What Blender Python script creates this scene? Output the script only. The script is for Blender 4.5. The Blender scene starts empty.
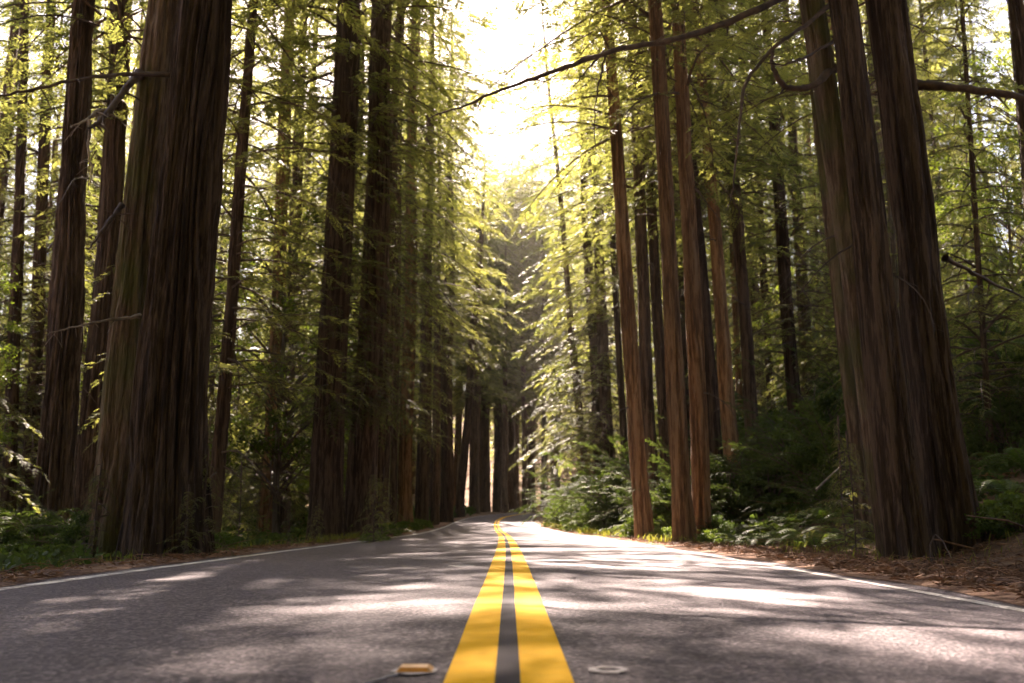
import bpy, math, random
import numpy as np
from mathutils import Vector, Matrix, Euler

PI = math.pi
R = math.radians
rnd = random.Random(11)
rng = np.random.default_rng(11)
scene = bpy.context.scene
COL = scene.collection

# ------------------------------------------------------------------ camera
CAMZ, F, W, H = 0.42, 900.0, 1024.0, 683.0
PITCH = math.atan((517.0 - H / 2) / F)
CP, SP = math.cos(PITCH), math.sin(PITCH)


def at(px, py, Y):
    """world point seen at pixel (px, py) standing Y metres down the road"""
    u = (H / 2 - py) / F
    r = (px - W / 2) / F
    y = CP - SP * u
    z = SP + CP * u
    return Vector((r / y * Y, Y, CAMZ + z / y * Y))


def pix(x, y, z):
    z -= CAMZ
    f = y * CP + z * SP
    u = -y * SP + z * CP
    f = max(f, 0.05)
    return W / 2 + F * x / f, H / 2 - F * u / f


cam = bpy.data.cameras.new('camera')
cam.lens = 36.0 * F / W
cam.sensor_width = 36.0
cam.clip_start = 0.03
cam.clip_end = 3000
cam.dof.use_dof = True
cam.dof.focus_distance = 7.0
cam.dof.aperture_fstop = 2.4
co = bpy.data.objects.new('camera', cam)
COL.objects.link(co)
co.location = (0, 0, CAMZ)
co.rotation_euler = (PI / 2 + PITCH, 0, 0)
scene.camera = co

# ------------------------------------------------------------------ light
SUN_AZ, SUN_EL = R(-6.0), R(44.0)
world = bpy.data.worlds.new('World')
scene.world = world
world.use_nodes = True
wn = world.node_tree
bg = wn.nodes['Background']
sky = wn.nodes.new('ShaderNodeTexSky')
sky.sky_type = 'NISHITA'
sky.sun_disc = False
sky.sun_elevation = SUN_EL
sky.sun_rotation = SUN_AZ
sky.dust_density = 2.0
wn.links.new(sky.outputs[0], bg.inputs[0])
bg.inputs[1].default_value = 0.05
sl = bpy.data.lights.new('sun', 'SUN')
sl.energy = 5.0
sl.angle = R(0.5)
sl.color = (1.0, 0.92, 0.82)
so = bpy.data.objects.new('sun', sl)
COL.objects.link(so)
sdir = Vector((math.sin(SUN_AZ) * math.cos(SUN_EL), math.cos(SUN_AZ) * math.cos(SUN_EL), math.sin(SUN_EL)))
so.rotation_euler = sdir.to_track_quat('Z', 'Y').to_euler()
so.location = sdir * 100
vs = scene.view_settings
vs.view_transform = 'Standard'
vs.look = 'None'
vs.gamma = 1.0
vs.use_curve_mapping = False
vs.exposure = 3.3
try:
    vs.use_white_balance = True
    vs.white_balance_temperature = 7150
    vs.white_balance_tint = 23
except Exception:
    pass
cy = scene.cycles
cy.use_denoising = True
cy.denoiser = 'OPENIMAGEDENOISE'
cy.max_bounces = 6
cy.diffuse_bounces = 3
cy.glossy_bounces = 2
cy.transmission_bounces = 4
cy.volume_bounces = 0
cy.transparent_max_bounces = 4
cy.sample_clamp_indirect = 4.0
cy.use_adaptive_sampling = True
cy.adaptive_threshold = 0.03

# ------------------------------------------------------------------ materials


def mat(name):
    m = bpy.data.materials.new(name)
    m.use_nodes = True
    nt = m.node_tree
    for n in list(nt.nodes):
        nt.nodes.remove(n)
    out = nt.nodes.new('ShaderNodeOutputMaterial')
    return m, nt, out


def nd(nt, typ, **kw):
    n = nt.nodes.new(typ)
    for k, v in kw.items():
        if k in n.inputs:
            n.inputs[k].default_value = v
        else:
            setattr(n, k, v)
    return n


def ramp(nt, src, stops):
    r = nt.nodes.new('ShaderNodeValToRGB')
    el = r.color_ramp.elements
    while len(el) < len(stops):
        el.new(0.5)
    for e, (p, c) in zip(el, stops):
        e.position = p
        e.color = (c[0], c[1], c[2], 1)
    nt.links.new(src, r.inputs[0])
    return r.outputs[0]


def mix(nt, fac, a, b, blend='MIX'):
    m = nt.nodes.new('ShaderNodeMix')
    m.data_type = 'RGBA'
    m.blend_type = blend
    for sock, v in ((m.inputs[0], fac), (m.inputs[6], a), (m.inputs[7], b)):
        if hasattr(v, 'is_linked'):
            nt.links.new(v, sock)
        elif isinstance(v, (int, float)):
            sock.default_value = v
        else:
            sock.default_value = (v[0], v[1], v[2], 1)
    return m.outputs[2]


def noise(nt, scale, detail=4, vec=None, rough=0.55):
    n = nd(nt, 'ShaderNodeTexNoise', Scale=scale, Detail=detail, Roughness=rough)
    if vec is not None:
        nt.links.new(vec, n.inputs['Vector'])
    return n.outputs[0]


def coords(nt, kind='Object', scale=(1, 1, 1)):
    t = nt.nodes.new('ShaderNodeTexCoord')
    mp = nt.nodes.new('ShaderNodeMapping')
    mp.inputs['Scale'].default_value = scale
    nt.links.new(t.outputs[kind], mp.inputs[0])
    return mp.outputs[0]


def leaf_mat(name, dark, light, trans, tfac=0.5, rough=0.55, sc=0.5):
    m, nt, out = mat(name)
    geo = nt.nodes.new('ShaderNodeNewGeometry')
    info = nt.nodes.new('ShaderNodeObjectInfo')
    n1 = noise(nt, sc, 2, geo.outputs['Position'])
    n2 = noise(nt, 9.0, 2, geo.outputs['Position'])
    f = nd(nt, 'ShaderNodeMath', operation='ADD')
    nt.links.new(n1, f.inputs[0])
    nt.links.new(n2, f.inputs[1])
    f2 = nd(nt, 'ShaderNodeMath', operation='MULTIPLY_ADD')
    nt.links.new(info.outputs['Random'], f2.inputs[0])
    f2.inputs[1].default_value = 0.5
    nt.links.new(f.outputs[0], f2.inputs[2])
    f3 = nd(nt, 'ShaderNodeMath', operation='MULTIPLY')
    nt.links.new(f2.outputs[0], f3.inputs[0])
    f3.inputs[1].default_value = 0.68
    c = ramp(nt, f3.outputs[0], [(0.55, dark), (1.0, light)])
    tc = mix(nt, 1.0, c, trans, 'MULTIPLY')
    b = nd(nt, 'ShaderNodeBsdfPrincipled', Roughness=rough)
    b.inputs['Specular IOR Level'].default_value = 0.12
    nt.links.new(c, b.inputs['Base Color'])
    t = nd(nt, 'ShaderNodeBsdfTranslucent')
    nt.links.new(tc, t.inputs[0])
    ms = nd(nt, 'ShaderNodeMixShader')
    ms.inputs[0].default_value = tfac
    nt.links.new(b.outputs[0], ms.inputs[1])
    nt.links.new(t.outputs[0], ms.inputs[2])
    nt.links.new(ms.outputs[0], out.inputs[0])
    return m


M = {}
M['needle'] = leaf_mat('redwood_needles', (0.042, 0.057, 0.024), (0.135, 0.146, 0.06), (2.3, 2.15, 1.1), 0.54, 0.5)
M['broad'] = leaf_mat('tanoak_leaves', (0.034, 0.05, 0.013), (0.105, 0.13, 0.03), (1.9, 2.0, 0.8), 0.45, 0.5)
M['shrub'] = leaf_mat('shrub_leaves', (0.026, 0.042, 0.014), (0.065, 0.09, 0.028), (1.8, 1.9, 0.8), 0.35, 0.62, 1.5)
M['fern'] = leaf_mat('fern_fronds', (0.035, 0.06, 0.016), (0.09, 0.12, 0.03), (1.8, 1.9, 0.8), 0.4, 0.5, 1.5)
M['grass'] = leaf_mat('verge_grass', (0.05, 0.075, 0.015), (0.17, 0.16, 0.04), (1.8, 1.9, 0.8), 0.4, 0.6, 1.0)
M['litter'] = leaf_mat('dry_litter', (0.035, 0.018, 0.011), (0.27, 0.15, 0.085), (1.2, 1.0, 0.8), 0.1, 0.7, 7.0)
M['brown_frond'] = leaf_mat('dead_frond', (0.13, 0.06, 0.025), (0.3, 0.14, 0.055), (1.5, 1.2, 0.8), 0.3, 0.7, 1.5)


def bark_mat(name, dark, mid, light, moss=0.0):
    m, nt, out = mat(name)
    v = coords(nt, 'Object', (9, 9, 0.55))
    v2 = coords(nt, 'Object', (30, 30, 2.6))
    info = nt.nodes.new('ShaderNodeObjectInfo')
    a = noise(nt, 1.0, 5, v, 0.6)
    b = noise(nt, 1.0, 5, v2, 0.65)
    s = nd(nt, 'ShaderNodeMath', operation='MULTIPLY_ADD')
    nt.links.new(b, s.inputs[0])
    s.inputs[1].default_value = 0.85
    nt.links.new(a, s.inputs[2])
    c = ramp(nt, s.outputs[0], [(0.7, dark), (0.9, mid), (1.12, light)])  # grooves darkened in the colour, standing in for shade between the ridges
    big = noise(nt, 0.9, 3, coords(nt, 'Object', (1, 1, 0.4)))
    c = mix(nt, ramp(nt, big, [(0.42, (0, 0, 0)), (0.7, (0.55, 0.55, 0.55))]), c, (0.09, 0.062, 0.044))
    if moss:
        mn = noise(nt, 1.6, 4, coords(nt, 'Object', (1, 1, 0.5)))
        c = mix(nt, ramp(nt, mn, [(0.45, (0, 0, 0)), (0.62, (moss, moss, moss))]), c, (0.075, 0.085, 0.02))
    hv = nd(nt, 'ShaderNodeHueSaturation')
    mr = nd(nt, 'ShaderNodeMapRange')
    nt.links.new(info.outputs['Random'], mr.inputs[0])
    mr.inputs[3].default_value = 0.75
    mr.inputs[4].default_value = 1.25
    nt.links.new(mr.outputs[0], hv.inputs['Value'])
    nt.links.new(c, hv.inputs['Color'])
    p = nd(nt, 'ShaderNodeBsdfPrincipled', Roughness=0.9)
    p.inputs['Specular IOR Level'].default_value = 0.15
    nt.links.new(hv.outputs[0], p.inputs['Base Color'])
    bp = nd(nt, 'ShaderNodeBump', Strength=1.0, Distance=0.12)
    nt.links.new(s.outputs[0], bp.inputs['Height'])
    nt.links.new(bp.outputs[0], p.inputs['Normal'])
    nt.links.new(p.outputs[0], out.inputs[0])
    return m


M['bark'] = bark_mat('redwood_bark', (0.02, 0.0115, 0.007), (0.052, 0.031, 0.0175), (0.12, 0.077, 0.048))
M['bark_red_sunlit'] = bark_mat('sunlit_cinnamon_bark', (0.06, 0.03, 0.013), (0.17, 0.086, 0.035), (0.29, 0.165, 0.08))  # redder bark, lightened so the sun on lit trunks sits in the colour
M['bark_moss'] = bark_mat('mossy_bark', (0.05, 0.03, 0.018), (0.12, 0.075, 0.045), (0.2, 0.14, 0.09), 0.7)
M['bark_grey'] = bark_mat('tanoak_bark', (0.06, 0.045, 0.033), (0.13, 0.1, 0.075), (0.22, 0.18, 0.14), 0.3)


def twig_mat(name, c1, c2):
    m, nt, out = mat(name)
    n = noise(nt, 7, 3, coords(nt, 'Object'))
    p = nd(nt, 'ShaderNodeBsdfPrincipled', Roughness=0.8)
    nt.links.new(ramp(nt, n, [(0.35, c1), (0.65, c2)]), p.inputs['Base Color'])
    nt.links.new(p.outputs[0], out.inputs[0])
    return m


M['twig'] = twig_mat('twig_bark', (0.035, 0.02, 0.013), (0.1, 0.062, 0.04))
M['deadwood'] = twig_mat('dry_wood', (0.12, 0.085, 0.06), (0.32, 0.25, 0.18))

# asphalt
m, nt, out = mat('asphalt')
v = coords(nt, 'Object')
vo = nd(nt, 'ShaderNodeTexVoronoi', Scale=66.0)
nt.links.new(v, vo.inputs['Vector'])
fine = noise(nt, 55, 5, v, 0.7)
st = ramp(nt, vo.outputs['Color'], [(0.15, (0.034, 0.026, 0.028)), (0.55, (0.108, 0.082, 0.087)), (0.95, (0.33, 0.265, 0.27))])
c = mix(nt, ramp(nt, fine, [(0.35, (0.7, 0.7, 0.7)), (0.7, (0, 0, 0))]), st, (0.055, 0.047, 0.047))
patch = noise(nt, 0.45, 5, coords(nt, 'Object', (1.6, 0.35, 1)), 0.6)
c = mix(nt, 1.0, c, ramp(nt, patch, [(0.3, (0.74, 0.72, 0.73)), (0.7, (1.18, 1.15, 1.13))]), 'MULTIPLY')
blot = noise(nt, 3.1, 5, v, 0.65)
c = mix(nt, 1.0, c, ramp(nt, blot, [(0.3, (0.8, 0.8, 0.8)), (0.68, (1.1, 1.1, 1.1))]), 'MULTIPLY')
p = nd(nt, 'ShaderNodeBsdfPrincipled', Roughness=0.7)
p.inputs['Specular IOR Level'].default_value = 0.22
nt.links.new(c, p.inputs['Base Color'])
hsum = nd(nt, 'ShaderNodeMath', operation='ADD')
nt.links.new(vo.outputs['Distance'], hsum.inputs[0])
nt.links.new(fine, hsum.inputs[1])
bp = nd(nt, 'ShaderNodeBump', Strength=0.8, Distance=0.010)
nt.links.new(hsum.outputs[0], bp.inputs['Height'])
nt.links.new(bp.outputs[0], p.inputs['Normal'])
nt.links.new(p.outputs[0], out.inputs[0])
M['asphalt'] = m


def paint(name, col, worn, lo, hi):
    m, nt, out = mat(name)
    v = coords(nt, 'Object')
    a = noise(nt, 60, 4, v, 0.7)
    b = noise(nt, 4, 4, v, 0.6)
    s = nd(nt, 'ShaderNodeMath', operation='ADD')
    nt.links.new(a, s.inputs[0])
    nt.links.new(b, s.inputs[1])
    hv = ramp(nt, noise(nt, 9, 5, v), [(0.3, [x * 0.86 for x in col]), (0.7, col)])
    c = mix(nt, ramp(nt, s.outputs[0], [(lo, (0, 0, 0)), (hi, (1, 1, 1))]), hv, worn)
    p = nd(nt, 'ShaderNodeBsdfPrincipled', Roughness=0.75)
    p.inputs['Specular IOR Level'].default_value = 0.1
    nt.links.new(c, p.inputs['Base Color'])
    bp = nd(nt, 'ShaderNodeBump', Strength=0.4, Distance=0.004)
    nt.links.new(a, bp.inputs['Height'])
    nt.links.new(bp.outputs[0], p.inputs['Normal'])
    nt.links.new(p.outputs[0], out.inputs[0])
    return m


M['yellow'] = paint('yellow_paint', (0.78, 0.41, 0.008), (0.3, 0.17, 0.03), 1.0, 1.5)
M['white'] = paint('white_paint', (0.82, 0.76, 0.68), (0.3, 0.27, 0.24), 0.98, 1.35)
M['black'] = paint('black_paint', (0.05, 0.042, 0.044), (0.12, 0.1, 0.1), 1.0, 1.4)


def ground_mat(name, stops, bump=0.05):
    m, nt, out = mat(name)
    v = coords(nt, 'Object')
    a = noise(nt, 14, 6, v, 0.7)
    b = noise(nt, 0.8, 5, v, 0.6)
    s = nd(nt, 'ShaderNodeMath', operation='MULTIPLY_ADD')
    nt.links.new(b, s.inputs[0])
    s.inputs[1].default_value = 0.8
    nt.links.new(a, s.inputs[2])
    c = ramp(nt, s.outputs[0], stops)
    p = nd(nt, 'ShaderNodeBsdfPrincipled', Roughness=0.95)
    p.inputs['Specular IOR Level'].default_value = 0.1
    nt.links.new(c, p.inputs['Base Color'])
    bp = nd(nt, 'ShaderNodeBump', Strength=1.0, Distance=bump)
    nt.links.new(a, bp.inputs['Height'])
    nt.links.new(bp.outputs[0], p.inputs['Normal'])
    nt.links.new(p.outputs[0], out.inputs[0])
    return m


M['ground'] = ground_mat('forest_floor', [(0.6, (0.045, 0.026, 0.016)), (0.85, (0.11, 0.065, 0.038)), (1.1, (0.2, 0.125, 0.075))])
M['shoulder'] = ground_mat('needle_duff', [(0.6, (0.04, 0.021, 0.014)), (0.85, (0.11, 0.06, 0.04)), (1.1, (0.24, 0.15, 0.1))], 0.05)


def plain(name, col, rough=0.4, spec=0.5, trans=0.0):
    m, nt, out = mat(name)
    n = noise(nt, 60, 3, coords(nt, 'Object'))
    p = nd(nt, 'ShaderNodeBsdfPrincipled', Roughness=rough)
    nt.links.new(ramp(nt, n, [(0.3, [x * 0.8 for x in col]), (0.7, col)]), p.inputs['Base Color'])
    nt.links.new(p.outputs[0], out.inputs[0])
    return m


M['amber'] = plain('amber_reflector', (0.75, 0.28, 0.05), 0.2)
M['amber_body'] = plain('marker_body', (0.62, 0.33, 0.12), 0.45)
M['glue'] = plain('pale_adhesive', (0.42, 0.37, 0.34), 0.7)

# ------------------------------------------------------------------ mesh helpers


def np_mesh(name, V, Q, mats, mi=None, smooth=False):
    """mesh from an (n,3) vertex array and an (m,4) quad array"""
    V = np.asarray(V, dtype=np.float32)
    Q = np.asarray(Q, dtype=np.int32)
    me = bpy.data.meshes.new(name)
    me.vertices.add(len(V))
    me.vertices.foreach_set('co', V.ravel())
    me.loops.add(Q.size)
    me.loops.foreach_set('vertex_index', Q.ravel())
    me.polygons.add(len(Q))
    me.polygons.foreach_set('loop_start', np.arange(0, Q.size, 4, dtype=np.int32))
    if mi is not None:
        me.polygons.foreach_set('material_index', np.asarray(mi, dtype=np.int32))
    me.polygons.foreach_set('use_smooth', np.full(len(Q), smooth, dtype=bool))
    for x in mats:
        me.materials.append(x)
    me.update(calc_edges=True)
    return me


def link(name, me, parent=None, loc=(0, 0, 0)):
    o = bpy.data.objects.new(name, me)
    COL.objects.link(o)
    o.location = loc
    if parent is not None:
        o.parent = parent
    return o


def tag(o, label=None, cat=None, group=None, kind=None):
    for k, v in (('label', label), ('category', cat), ('group', group), ('kind', kind)):
        if v:
            o[k] = v
    return o


def empty(name, loc, rz=0.0):
    o = bpy.data.objects.new(name, None)
    COL.objects.link(o)
    o.location = loc
    o.rotation_euler = (0, 0, rz)
    return o


class Geo:
    """collects leaf quads and tubes; index 0 = leaf material, 1 = wood"""

    def __init__(s):
        s.V, s.Q, s.I, s.n = [], [], [], 0

    def add(s, V, Q, i):
        s.V.append(V)
        s.Q.append(Q + s.n)
        s.I.append(np.full(len(Q), i))
        s.n += len(V)

    def leaves(s, L, i=0):
        L = np.asarray(L).reshape(-1, 4, 3)
        s.add(L.reshape(-1, 3), np.arange(len(L) * 4).reshape(-1, 4), i)

    def tube(s, P, rad, k=5, i=1):
        V, Q = tube(P, rad, k)
        s.add(V, Q, i)

    def arrays(s):
        return np.concatenate(s.V), np.concatenate(s.Q), np.concatenate(s.I)

    def mesh(s, name, mats, smooth=False):
        V, Q, I = s.arrays()
        return np_mesh(name, V, Q, mats, I, smooth)


def tube(P, rad, k=5):
    P = np.asarray(P, float)
    n = len(P)
    rad = np.broadcast_to(np.asarray(rad, float), (n,))
    T = np.gradient(P, axis=0)
    T /= np.linalg.norm(T, axis=1, keepdims=True) + 1e-9
    ref = np.array([0.13, 0.21, 0.97]) if abs(T[:, 2]).mean() < 0.8 else np.array([1.0, 0.1, 0.0])
    A = np.cross(T, ref)
    A /= np.linalg.norm(A, axis=1, keepdims=True) + 1e-9
    B = np.cross(T, A)
    th = np.arange(k) * 2 * PI / k
    V = P[:, None] + rad[:, None, None] * (A[:, None] * np.cos(th)[None, :, None] + B[:, None] * np.sin(th)[None, :, None])
    i = np.arange(n - 1)[:, None] * k
    j = np.arange(k)[None]
    jn = (j + 1) % k
    Q = np.stack([i + j, i + jn, i + k + jn, i + k + j], -1).reshape(-1, 4)
    return V.reshape(-1, 3), Q


def vnoise(x, y, seed, px=None):
    """value noise; x wraps at px cells when given"""
    g = np.random.default_rng(seed).random((256, 256))
    xi, yi = np.floor(x).astype(int), np.floor(y).astype(int)
    fx, fy = x - xi, y - yi
    fx, fy = fx * fx * (3 - 2 * fx), fy * fy * (3 - 2 * fy)
    w = px if px else 256
    x0, x1 = xi % w, (xi + 1) % w
    y0, y1 = yi % 256, (yi + 1) % 256
    return (g[x0, y0] * (1 - fx) + g[x1, y0] * fx) * (1 - fy) + (g[x0, y1] * (1 - fx) + g[x1, y1] * fx) * fy


# ------------------------------------------------------------------ road line and terrain
CTRL = [(0.08, -40), (0.03, -10), (0.0, 0), (-0.06, 14), (-0.25, 28), (-0.66, 44), (-1.05, 62), (-1.05, 76), (-0.3, 88), (2.2, 101),
        (7.5, 113), (16, 122), (28, 127), (45, 130), (75, 132), (130, 134)]


def catmull(P, step=0.5):
    P = np.array(P, float)
    out = []
    for i in range(1, len(P) - 2):
        p0, p1, p2, p3 = P[i - 1:i + 3]
        n = max(2, int(np.linalg.norm(p2 - p1) / step))
        t = np.linspace(0, 1, n, endpoint=False)[:, None]
        out.append(0.5 * ((2 * p1) + (-p0 + p2) * t + (2 * p0 - 5 * p1 + 4 * p2 - p3) * t ** 2 + (-p0 + 3 * p1 - 3 * p2 + p3) * t ** 3))
    return np.concatenate(out)


RC = catmull(CTRL)
RT = np.gradient(RC, axis=0)
RT /= np.linalg.norm(RT, axis=1, keepdims=True)
RN = np.stack([RT[:, 1], -RT[:, 0]], -1)           # to the right of travel
RS = np.concatenate([[0], np.cumsum(np.linalg.norm(np.diff(RC, axis=0), axis=1))])
RS -= RS[np.argmin(np.linalg.norm(RC, axis=1))]
_s = [-60, 0, 10, 24, 40, 56, 74, 90, 104, 118, 140, 400]
_z = [0, 0, -0.02, -0.10, -0.19, -0.13, 0.16, 0.55, 0.92, 1.12, 1.2, 1.2]
from_s = np.interp(RS, _s, _z)
k_ = np.ones(17) / 17
RZ = np.convolve(np.pad(from_s, 8, mode='edge'), k_, 'valid')
CROWN = 0.018
HL, HR = 3.45, 2.97       # asphalt half widths
WID = np.interp(RS, [-60, 2, 18, 34, 60], [0.45, 0.45, 0.36, 0.06, 0.0])     # the left lane is wider near the camera


def road_sd(x, y):
    """signed lateral offset and station height of the nearest road point"""
    x = np.atleast_1d(np.asarray(x, float)).ravel()
    y = np.atleast_1d(np.asarray(y, float)).ravel()
    D = np.empty_like(x)
    Z = np.empty_like(x)
    C, Nn, Zz = RC[::2], RN[::2], RZ[::2]
    for a in range(0, len(x), 4000):
        dx = x[a:a + 4000, None] - C[None, :, 0]
        dy = y[a:a + 4000, None] - C[None, :, 1]
        i = np.argmin(dx * dx + dy * dy, axis=1)
        r = np.arange(len(i))
        sgn = np.sign(dx[r, i] * Nn[i, 0] + dy[r, i] * Nn[i, 1])
        D[a:a + 4000] = sgn * np.sqrt(dx[r, i] ** 2 + dy[r, i] ** 2)
        Z[a:a + 4000] = Zz[i]
    return D, Z


def ground_z(x, y):
    x = np.atleast_1d(np.asarray(x, float)).ravel()
    y = np.atleast_1d(np.asarray(y, float)).ravel()
    d, z = road_sd(x, y)
    ad = np.abs(d)
    edge = np.where(d < 0, HL + np.interp(y, [2, 18, 34, 60], [0.45, 0.36, 0.06, 0.0]), HR)
    off = ad - edge
    base = z - CROWN * np.minimum(ad, edge) - 0.015
    under = np.clip(-off / 0.35, 0, 1)
    base = base - 0.09 * under
    out = np.clip(off, 0, None)
    n1 = vnoise(x * 0.16 + 40, y * 0.16 + 40, 3) - 0.5
    n2 = vnoise(x * 0.9 + 80, y * 0.9 + 80, 4) - 0.5
    rough = np.clip((out - 1.0) / 7.0, 0, 1)
    left = -0.10 * np.clip(out / 2.0, 0, 1) + 0.12 * np.clip(out - 22, 0, 90)
    o2 = np.clip(out - 1.7, 0, None)
    right = 0.46 * np.sqrt(o2 * o2 + 0.6) - 0.46 * math.sqrt(0.6)
    right = np.where(right > 9, 9 + (right - 9) * 0.35, right)
    near = np.clip((y + 2) / 8, 0.25, 1)
    side = np.where(d < 0, left, right * near)
    # the far side of the bend (d<0 and beyond) rises gently
    far = 0.2 * np.clip(y - 150, 0, 150)
    return base + side + far + rough * (n1 * 0.8 + n2 * 0.14)


def gz(x, y):
    return float(ground_z(x, y)[0])


def spaced(a):
    return np.unique(np.concatenate(a))


gx = spaced([np.linspace(-260, -40, 23), np.linspace(-40, -12, 29), np.linspace(-12, 14, 105), np.linspace(14, 45, 32), np.linspace(45, 300, 24)])
gy = spaced([np.linspace(-50, -4, 16), np.linspace(-4, 30, 120), np.linspace(30, 70, 80), np.linspace(70, 150, 80), np.linspace(150, 420, 28)])
GX, GY = np.meshgrid(gx, gy)
GZ = ground_z(GX.ravel(), GY.ravel())
nx, ny = len(gx), len(gy)
ii = (np.arange(ny - 1)[:, None] * nx + np.arange(nx - 1)[None]).ravel()
Q = np.stack([ii, ii + 1, ii + nx + 1, ii + nx], -1)
o = link('ground', np_mesh('ground', np.stack([GX.ravel(), GY.ravel(), GZ], -1), Q, [M['ground']], None, True))
tag(o, kind='structure')


def ribbon(name, lat, dz, material, i0=0, i1=None, kind='structure', jitter=None):
    """strip along the road; lat = lateral offsets, dz = height above the crowned surface"""
    i1 = len(RC) if i1 is None else i1
    idx = np.arange(i0, i1)
    V = []
    for k, (l, h) in enumerate(zip(lat, dz)):
        ll = np.full(len(idx), l, float)
        if l < -3:
            ll = ll - WID[idx]
        if jitter is not None:
            ll = ll + jitter[k] * (vnoise(RS[idx] * 1.3 + 100, RS[idx] * 0 + 7 + k, 9 + k) - 0.5)
        hh = RZ[idx] - CROWN * np.abs(ll) + h
        V.append(np.stack([RC[idx, 0] + RN[idx, 0] * ll, RC[idx, 1] + RN[idx, 1] * ll, hh], -1))
    V = np.stack(V, 1)
    n, k = V.shape[:2]
    a = (np.arange(n - 1)[:, None] * k + np.arange(k - 1)[None]).ravel()
    Q = np.stack([a, a + 1, a + k + 1, a + k], -1)
    o = link(name, np_mesh(name, V.reshape(-1, 3), Q, [material], None, True))
    tag(o, kind=kind)
    return o


ribbon('road', [-HL, -2, -1, 0, 1, 2, HR], [0] * 7, M['asphalt'])
ribbon('centre_line', [-0.172, -0.037], [0.004] * 2, M['yellow'], jitter=[0.006, 0.004])
ribbon('centre_line', [0.03, 0.172], [0.004] * 2, M['yellow'], jitter=[0.004, 0.006])
ribbon('edge_line', [-3.2, -3.05], [0.004] * 2, M['white'], jitter=[0.02, 0.02])
ribbon('centre_line', [-0.0355, 0.0285], [0.004] * 2, M['black'], jitter=[0, 0])
ribbon('edge_line', [2.62, 2.71], [0.004] * 2, M['white'], jitter=[0.02, 0.02])
ribbon('shoulder', [-4.6, -4.0, -3.6, -3.32], [-0.03, 0.03, 0.03, 0.005], M['shoulder'], jitter=[0.3, 0.2, 0.25, 0.22])
ribbon('shoulder', [2.84, 3.1, 3.6, 4.4], [0.005, 0.035, 0.05, -0.02], M['shoulder'], jitter=[0.26, 0.25, 0.2, 0.3])

# ------------------------------------------------------------------ trunks


def trunk_mesh(name, axis, rad, bark, ntheta=48, dz=0.3, seed=0, furrow=0.05, flare=0.45, flare_h=0.7, ztop_fine=14.0):
    """axis(z)->(x,y) offset and rad(z) in metres, z measured from the base"""
    Hh = rad.H
    zs = np.concatenate([np.arange(-0.5, min(ztop_fine, Hh), dz), np.arange(min(ztop_fine, Hh), Hh, 1.6), [Hh]])
    zs = np.unique(zs)
    th = np.arange(ntheta) / ntheta
    TH, ZZ = np.meshgrid(th, zs)
    r = np.array([rad(z) for z in zs])[:, None]
    r0 = rad(0)
    lobes = max(5, int(5 + r0 * 2))
    fl = np.exp(-np.clip(ZZ, -0.5, None) / (flare_h + r0 * 0.5))
    n_l = vnoise(TH * lobes, ZZ * 0.15 + 9, seed + 1, lobes)
    nf = min(120, max(12, int(r0 * 75)))
    wob = (vnoise(TH * 7, ZZ * 0.35, seed + 2, 7) - 0.5) * 1.4
    f1 = (1 - np.abs(2 * vnoise(TH * nf + wob * 2, ZZ * 0.4 + 3, seed + 3, nf) - 1)) ** 2.5
    f2 = (1 - np.abs(2 * vnoise(TH * nf * 2 + wob * 4, ZZ * 1.1 + 5, seed + 4, nf * 2) - 1)) ** 2
    f1 = f1 + 0.5 * vnoise(TH * 9 + wob, ZZ * 0.2 + 11, seed + 6, 9)
    lump = vnoise(TH * 4, ZZ * 0.5, seed + 5, 4) - 0.5
    rr = r * (1 + flare * fl * (0.35 + 1.1 * n_l) + 0.10 * lump) - furrow * np.minimum(1, r / 0.3) * (0.85 * f1 + 0.35 * f2 - 0.4)
    rr = np.maximum(rr, 0.012)
    ax = np.array([axis(z) for z in zs])
    X = ax[:, 0:1] + rr * np.cos(TH * 2 * PI)
    Y = ax[:, 1:2] + rr * np.sin(TH * 2 * PI)
    V = np.stack([X, Y, ZZ], -1).reshape(-1, 3)
    n = len(zs)
    i = np.arange(n - 1)[:, None] * ntheta
    j = np.arange(ntheta)[None]
    jn = (j + 1) % ntheta
    Q = np.stack([i + j, i + jn, i + ntheta + jn, i + ntheta + j], -1).reshape(-1, 4)
    return np_mesh(name, V, Q, [bark], None, True)


class Rad:
    def __init__(s, r0, r1, z1, Ht):
        s.r0, s.r1, s.z1, s.H = r0, r1, z1, Ht

    def __call__(s, z):
        z = max(z, 0)
        if z <= s.z1:
            return s.r0 + (s.r1 - s.r0) * z / s.z1
        return max(0.015, s.r1 * (1 - (z - s.z1) / (s.H - s.z1 + 0.01)))


# ------------------------------------------------------------------ foliage library


def spray(L, n, ll, lw, r):
    """flat redwood spray along +x: leaflets both sides of an axis; returns (2n+1,4,3)"""
    out = []
    for k in range(n):
        t = 0.08 + 0.9 * k / n
        for s in (-1, 1):
            a = s * R(52 + r.uniform(-10, 10))
            l = ll * (1.05 - 0.6 * t) * r.uniform(0.8, 1.15)
            w = lw * r.uniform(0.8, 1.2)
            b = np.array([t * L, 0, -0.25 * L * t * t + r.uniform(-.01, .01)])
            d = np.array([math.cos(a), math.sin(a), r.uniform(-0.35, 0.1)])
            nrm = np.array([-d[1], d[0], r.uniform(-.3, .3)])
            out.append([b, b + d * l * 0.5 + nrm * w, b + d * l, b + d * l * 0.45 - nrm * w])
    b = np.array([L, 0, -0.25 * L])
    d = np.array([1, 0, -0.4])
    nrm = np.array([0, 1, 0])
    out.append([b - d * ll * .3, b + nrm * lw, b + d * ll * 0.5, b - nrm * lw])
    return np.array(out)


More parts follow.
